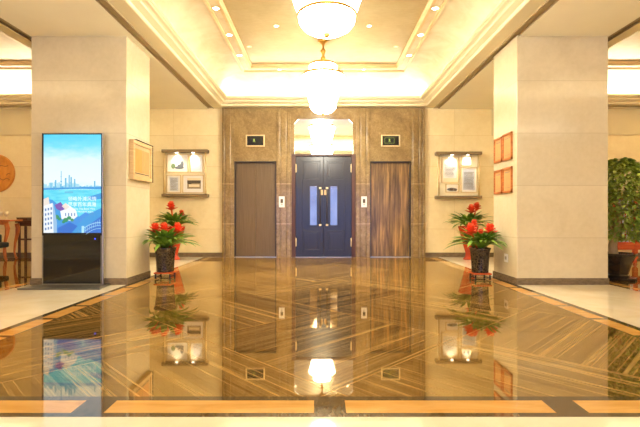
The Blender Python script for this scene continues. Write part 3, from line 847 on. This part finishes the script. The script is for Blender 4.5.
# ------------------------------------------------------------------ plants
def strap_leaf(mb, base, az, length, rise, droop, width, xlim):
    """an arching strap leaf with a folded midrib"""
    n = 8; ca, sa = math.cos(az), math.sin(az)
    prev = None
    for i in range(n+1):
        q = i/n
        r = length*(q*math.cos(rise*(1-q*.3)))
        z = length*(q*math.sin(rise) - droop*q*q)
        wd = width*(math.sin(PI*min(1, q*.78+.16))**.8)*(1 if q < .9 else .45) + .001
        if i == n: wd = .001
        c = Vector((base[0]+ca*r, base[1]+sa*r, base[2]+z))
        if c.x*xlim > 0: c.x = xlim*math.tanh(c.x/xlim)
        if c.y > 0: c.y = .5*math.tanh(c.y/.5)
        side = Vector((-sa, ca, 0))*wd; dn = Vector((0, 0, wd*.45))
        cur = [mb.bm.verts.new(c-side+dn), mb.bm.verts.new(c), mb.bm.verts.new(c+side+dn)]
        if prev:
            mb._face([prev[0], prev[1], cur[1], cur[0]], True); mb._face([prev[1], prev[2], cur[2], cur[1]], True)
        prev = cur
def bract(mb, c, az, length, el, width):
    ca, sa = math.cos(az), math.sin(az); prev = None
    for i in range(6):
        q = i/5
        r = length*q*math.cos(el)+.01; z = length*(q*math.sin(el)-.04*q*q)
        wd = width*math.sin(PI*(q*.85+.12))
        if i == 5: wd = .0008
        p = Vector(c)+Vector((ca*r, sa*r, z)); sd = Vector((-sa, ca, 0))*wd
        cur = [mb.bm.verts.new(p-sd+Vector((0, 0, wd*.4))), mb.bm.verts.new(p), mb.bm.verts.new(p+sd+Vector((0, 0, wd*.4)))]
        if prev:
            mb._face([prev[0], prev[1], cur[1], cur[0]], True); mb._face([prev[1], prev[2], cur[2], cur[1]], True)
        prev = cur
def bromeliad(t, z0, spread, flowers, seed, nleaf=58, xlim=9):
    r = random.Random(seed)
    f = MB()
    for i in range(nleaf):
        ring_ = i/nleaf
        az = i*2.399+r.uniform(-.2, .2)
        rise = R(84-44*ring_+r.uniform(-10, 10)); ln = spread*(.58+.25*ring_+.25*r.random())
        strap_leaf(f, (math.cos(az)*.03, math.sin(az)*.03, z0), az, ln, rise, .22+.28*ring_+r.uniform(0, .18), spread*.056*r.uniform(.8, 1.2), xlim)
    f.build('foliage', M['leaf'], t, recalc=False)
    for (fx_, fy_, fz_, sc) in flowers:
        sc *= 1.22
        s = MB(); s.mi = 0
        s.tube([(fx_*.25, fy_*.25, z0), (fx_*.7, fy_*.7, z0+(fz_-z0)*.55), (fx_, fy_, fz_-.02)], [.012*sc, .014*sc, .018*sc], 8)
        s.mi = 1
        for lev in range(4):
            for kx in range(9):
                az = kx*2*PI/9+lev*.35+r.uniform(-.15, .15)
                if lev == 3: s.mi = 2
                bract(s, (fx_, fy_, fz_-.075*sc+lev*.022*sc), az, sc*(.105-.008*lev)*r.uniform(.85, 1.1), R(28+15*lev), .030*sc)
        s.build('flower', [M['stalk'], M['petal'], M['petal_tip']], t, recalc=False)

def vase_plant(x, y, lab, seed, flowers, zb, rim_r, xlim):
    t = thing('potted_bromeliad', (x, y, zb), lab, 'potted plant', 'red flowering plants by the columns')
    v = MB(); H = .405; r = rim_r
    v.lathe([(0, 0), (r*.76, 0), (r*.78, .02), (r*.78, .04), (r*.80, .12), (r*.85, .24), (r*.90, .33), (r*.95, .365), (r*1.0, .38), (r*1.02, .40), (r*.98, H), (r*.90, H), (r*.88, .36), (r*.8, .34)], n=40)
    v.build('vase', M['vase'], t)
    MB().lathe([(0, .37), (r*.86, .36), (r*.88, .345)], n=32).build('soil', M['soil'], t)
    bromeliad(t, .37, .66, flowers, seed, 80, xlim)
    return t
def plant_stand(x, y, lab, h=.105, w=.142):
    t = thing('plant_stand', (x, y, 0), lab, 'plant stand', 'low plant stands under the dark vases')
    MB().box(-w, w, -w, w, h-.025, h, bevel=.006).build('top', M['red_wood'], t)
    for sx in (-1, 1):
        for sy in (-1, 1):
            cx_, cy_ = sx*(w-.025), sy*(w-.025)
            MB().lathe([(0, 0), (.016, 0), (.018, .012), (.010, .02), (.018, .032), (.010, .044), (.017, .058), (.010, .068), (.014, h-.025)], c=(cx_, cy_, 0), n=12).build('leg', M['black'], t)
    b = MB()
    for s in (-1, 1):
        b.box(-w+.025, w-.025, s*(w-.025)-.006, s*(w-.025)+.006, .024, .036); b.box(s*(w-.025)-.006, s*(w-.025)+.006, -w+.025, w-.025, .024, .036)
    b.build('stretcher', M['black'], t)
plant_stand(-2.565, 7.08, 'low red topped plant stand under the dark vase by the kiosk column')
vase_plant(-2.565, 7.08, 'red flowering plant in a dark vase by the kiosk column', 11, [(-.13, -.10, .735, 1.0), (.03, -.14, .74, 1.0), (.22, -.05, .73, 1.05)], .105, .178, -.27)
plant_stand(2.615, 6.98, 'low red topped plant stand under the dark vase by the frame column')
vase_plant(2.615, 6.98, 'red flowering plant in a dark vase by the frame column', 23, [(-.18, -.09, .72, 1.15), (.13, -.09, .72, 1.1), (-.05, .12, .80, .8), (.02, .02, .64, .8)], .105, .168, .30)
def red_vase(x, y, lab, seed, flowers):
    t = thing('potted_bromeliad', (x, y, 0), lab, 'potted plant', 'red flowering plants by the columns')
    v = MB()
    v.lathe([(0, 0), (.115, 0), (.12, .015), (.105, .03), (.075, .07), (.06, .13), (.075, .20), (.10, .28), (.13, .40), (.165, .54), (.20, .66), (.225, .745), (.232, .77), (.222, .785), (.20, .785), (.19, .73), (.15, .70)], n=40)
    v.build('vase', M['pot_red'], t)
    MB().lathe([(0, .74), (.19, .735), (.195, .72)], n=32).build('soil', M['soil'], t)
    bromeliad(t, .75, .68, flowers, seed, 70)
red_vase(-3.42, 10.08, 'red flowering plant in a tall red vase against the left rear wall', 5, [(-.06, -.1, 1.27, 1.3), (.14, .05, 1.1, .9)])
red_vase(3.50, 10.08, 'red flowering plant in a tall red vase against the right rear wall', 9, [(.04, -.1, 1.20, 1.25), (.20, 0, 1.26, 1.1)])

# potted tree
def potted_tree():
    x, y = 4.83, 6.95
    s = thing('pot_saucer', (x, y, 0), 'dark stand plate under the black octagonal pot', 'plant saucer')
    MB().lathe([(0, 0), (.27, 0), (.28, .012), (.28, .035), (.25, .04), (0, .04)], n=8, smooth=False, a0=R(22.5)).build('plate', M['black'], s)
    t = thing('potted_tree', (x, y, .04), 'leafy green tree in a black octagonal pot beside the frame column', 'potted tree')
    p = MB(); p.lathe([(0, 0), (.17, 0), (.18, .03), (.165, .05), (.21, .22), (.265, .33), (.285, .345), (.285, .385), (.25, .385), (.24, .33)], n=8, smooth=False, a0=R(22.5))
    p.build('pot', M['pot_black'], t)
    MB().lathe([(0, .35), (.24, .34)], n=8, a0=R(22.5)).build('soil', M['soil'], t)
    tr = MB(); tr.tube([(-.05, 0, .33), (-.06, .01, .5), (-.02, 0, .7), (.03, .02, .95), (.05, 0, 1.2)], [.07, .062, .05, .04, .03], 12)
    for az, z in ((.4, .62), (1.8, .75), (3.2, .7), (4.6, .85), (5.5, .68)):
        tr.tube([(0, 0, z), (.16*math.cos(az), .16*math.sin(az), z+.14), (.30*math.cos(az), .30*math.sin(az), z+.32)], [.022, .015, .008], 8)
    tr.build('trunk', M['bark'], t)
    r = random.Random(4); f = MB()
    def prof(z):      # crown radius by height
        q = (z-.62)/(1.90-.62)
        return .31+.15*math.sin(PI*min(1, max(0, q*.9+.08))) - (.22*max(0, q-.82)/.18)
    for i in range(5200):
        z = .60+1.30*r.random(); rad = prof(z)*(.45+.6*math.sqrt(r.random())); az = r.uniform(0, 2*PI)
        if z < .78 and r.random() < .35: continue
        c = Vector((.05+rad*math.cos(az), rad*math.sin(az), z))
        ln = r.uniform(.055, .10); wd = ln*.30
        d_ = Vector((math.cos(az+r.uniform(-.9, .9)), math.sin(az+r.uniform(-.9, .9)), r.uniform(-.9, .35))).normalized()
        sd = d_.cross(Vector((r.uniform(-.4, .4), r.uniform(-.4, .4), 1))).normalized(); up = sd.cross(d_)
        a, b = f.bm.verts.new(c), f.bm.verts.new(c+d_*ln-up*ln*.12)
        m1, m2 = c+d_*ln*.3, c+d_*ln*.68
        L1, L2 = f.bm.verts.new(m1+sd*wd+up*wd*.3), f.bm.verts.new(m2+sd*wd*.75+up*wd*.2)
        R1, R2 = f.bm.verts.new(m1-sd*wd+up*wd*.3), f.bm.verts.new(m2-sd*wd*.75+up*wd*.2)
        f._face([a, L1, L2, b], True); f._face([a, b, R2, R1], True)
    f.build('foliage', M['tree_leaf'], t, recalc=False)
potted_tree()

# ------------------------------------------------------------------ aisle furniture
# red wooden screen on the right
t = thing('lattice_screen', (7.15, 9.3, 0), 'red wooden lattice screen with pale panels behind the potted tree', 'screen')
w = .72
for sx in (-w, -.29, .29, w):
    p = MB(); p.box(sx-.04, sx+.04, -.04, .04, .10, 1.45, bevel=.008)
    p.lathe([(0, 0), (.03, 0), (.045, .03), (.025, .07), (.04, .10), (.02, .12)], c=(sx, 0, 0), n=14)
    p.build('post', M['red_wood'], t)
MB().box(-w, w, -.035, .035, .29, .46, bevel=.008).build('bottom_rail', M['red_wood'], t)
MB().box(-w-.05, w+.05, -.04, .04, 1.38, 1.47, bevel=.01).build('top_rail', M['red_wood'], t)
for a, b in ((-w, -.29), (-.29, .29), (.29, w)):
    q = MB().box(a+.04, b-.04, .0, .01, .46, 1.38).build('panel', M['paper_pale'], t)
    l = MB()
    for i in range(1, 4):
        xx = a+.04+(b-a-.08)*i/4; l.box(xx-.008, xx+.008, -.014, 0, .46, 1.38)
    for z in (.62, .80, .98, 1.16): l.box(a+.04, b-.04, -.012, 0, z-.008, z+.008)
    l.build('lattice', M['red_wood'], q)

# console table on the left
def cabriole(mb, x, y, sx, H):
    pts = [(x+sx*.05, y, H-.10), (x+sx*.075, y, H-.2), (x+sx*.06, y, H-.34), (x+sx*.01, y, H-.55), (x-sx*.01, y, H*.18), (x+sx*.02, y, .05), (x+sx*.05, y, 0.012)]
    mb.tube(pts, [.05, .05, .042, .03, .022, .024, .03], 12)
t = thing('console_table', (-7.75, 10.03, 0), 'orange brown carved console table below the round plaque', 'table')
H = .94
MB().box(-.62, .62, -.22, .22, H-.04, H, bevel=.008).build('top', M['table_wood'], t)
f = MB(); f.prism([(-.56, H-.04), (.56, H-.04), (.56, H-.15), (.45, H-.12), (.2, H-.11), (0, H-.14), (-.2, H-.11), (-.45, H-.12), (-.56, H-.15)], -.19, -.165)
f.build('apron', M['table_wood'], t)
for sx in (-1, 1):
    for y in (-.17, .17):
        m_ = MB(); cabriole(m_, sx*.46, y, sx, H); m_.build('leg', M['table_wood'], t)
t = thing('side_table', (-7.08, 10.45, 0), 'narrow dark brown side table against the wall by the console', 'table')
MB().box(-.28, .28, -.15, .15, .865, .915, bevel=.006).build('top', M['dark_wood'], t)
for sx in (-.20, .20):
    for y in (-.11, .11):
        MB().box(sx-.022, sx+.022, y-.022, y+.022, 0, .87, bevel=.004).build('leg', M['dark_wood'], t)
MB().box(-.2, .2, -.12, -.10, .78, .87).build('apron', M['dark_wood'], t)
MB().box(-.2, .2, -.12, -.10, .44, .48).build('stretcher', M['dark_wood'], t)
t = thing('wooden_box', (-7.22, 10.42, .915), 'small brown lidded box on the narrow side table', 'box')
MB().box(-.13, .13, -.08, .08, 0, .055, bevel=.004).build('body', M['dark_wood'], t)
MB().box(-.135, .135, -.085, .085, .055, .075, bevel=.004).build('lid', M['dark_wood'], t)
for x, lab in ((-7.36, 'pale stemmed cup on the console table nearest its end'), (-7.50, 'pale stemmed cup on the console table farther from its end')):
    t = thing('stemmed_cup', (x, 10.03, H), lab, 'cup', 'pale cups on the console table')
    MB().lathe([(0, 0), (.04, 0), (.04, .008), (.01, .02), (.01, .07)], n=20).build('foot', M['ceramic'], t)
    MB().lathe([(.01, .07), (.04, .10), (.05, .14), (.045, .19), (.042, .19), (.045, .14), (.03, .10), (0, .085)], n=20).build('bowl', M['ceramic'], t)
# round plaque
t = thing('wall_plaque', (-8.10, YW, 2.09), 'round orange wooden plaque on the wall above the console table', 'plaque')
Mx = Matrix.Rotation(R(90), 4, 'X')
MB().lathe([(0, .035), (.43, .035), (.45, .05), (.475, .045), (.48, .02), (.48, 0)], n=64, M=Mx).build('disc', M['medal'], t)
f = MB()
for pts in ([(.05, .15), (.15, .2), (.25, .17), (.33, .19)], [(.1, -.12), (.2, -.17), (.3, -.12), (.36, -.16)], [(-.2, .1), (-.1, .05), (0, .1)], [(.28, -.05), (.33, 0), (.38, -.02)]):
    f.tube([(a, -.036, b) for a, b in pts], .009, 6)
f.build('carving', M['medal_line'], t)
# dark upholstered chair
t = thing('tub_chair', (-7.22, 9.35, 0), 'dark green upholstered tub chair at the picture edge by the console', 'chair', rz=R(100))
MB().box(-.27, .27, -.25, .25, .32, .44, bevel=.04).build('seat', M['fabric'], t)
b = MB()
n = 18
inner, outer = [], []
for i in range(n+1):
    a = R(-20+220*i/n)
    inner.append((.24*math.cos(a), .02+.24*math.sin(a))); outer.append((.30*math.cos(a), .02+.30*math.sin(a)))
def topz(i): return .60+.10*math.sin(PI*i/n)
V = []
for i in range(n+1):
    V.append([b.bm.verts.new((outer[i][0], outer[i][1], .33)), b.bm.verts.new((outer[i][0], outer[i][1], topz(i))), b.bm.verts.new((inner[i][0], inner[i][1], topz(i))), b.bm.verts.new((inner[i][0], inner[i][1], .33))])
for i in range(n):
    for k_ in range(4): b._face([V[i][k_], V[i+1][k_], V[i+1][(k_+1) % 4], V[i][(k_+1) % 4]], True)
b._face(V[0]); b._face(V[-1][::-1])
b.build('backrest', M['fabric'], t)
for sx in (-1, 1):
    for sy in (-1, 1):
        MB().tube([(sx*.2, sy*.19, .33), (sx*.22, sy*.21, 0)], [.022, .014], 10).build('leg', M['table_wood'], t)

# ------------------------------------------------------------------ camera and view
cam = bpy.data.cameras.new('camera'); cam.sensor_width = 36; cam.lens = 36*427/640
cam.shift_y = 2.5/640; cam.shift_x = 0; cam.clip_start = .05; cam.clip_end = 100
co = bpy.data.objects.new('camera', cam); COL.objects.link(co); co.location = (0, 0, 1.025); co.rotation_euler = (R(90), 0, 0)
scn.camera = co
vs = scn.view_settings
vs.view_transform = 'Standard'; vs.look = 'None'; vs.gamma = 1; vs.use_curve_mapping = False; vs.exposure = 1.25
scn.display_settings.display_device = 'sRGB'
scn.cycles.use_denoising = True
scn.cycles.max_bounces = 10; scn.cycles.diffuse_bounces = 5; scn.cycles.glossy_bounces = 5
scn.cycles.sample_clamp_indirect = 6
scn.cycles.caustics_reflective = True; scn.cycles.blur_glossy = 1.0; scn.cycles.caustics_refractive = False
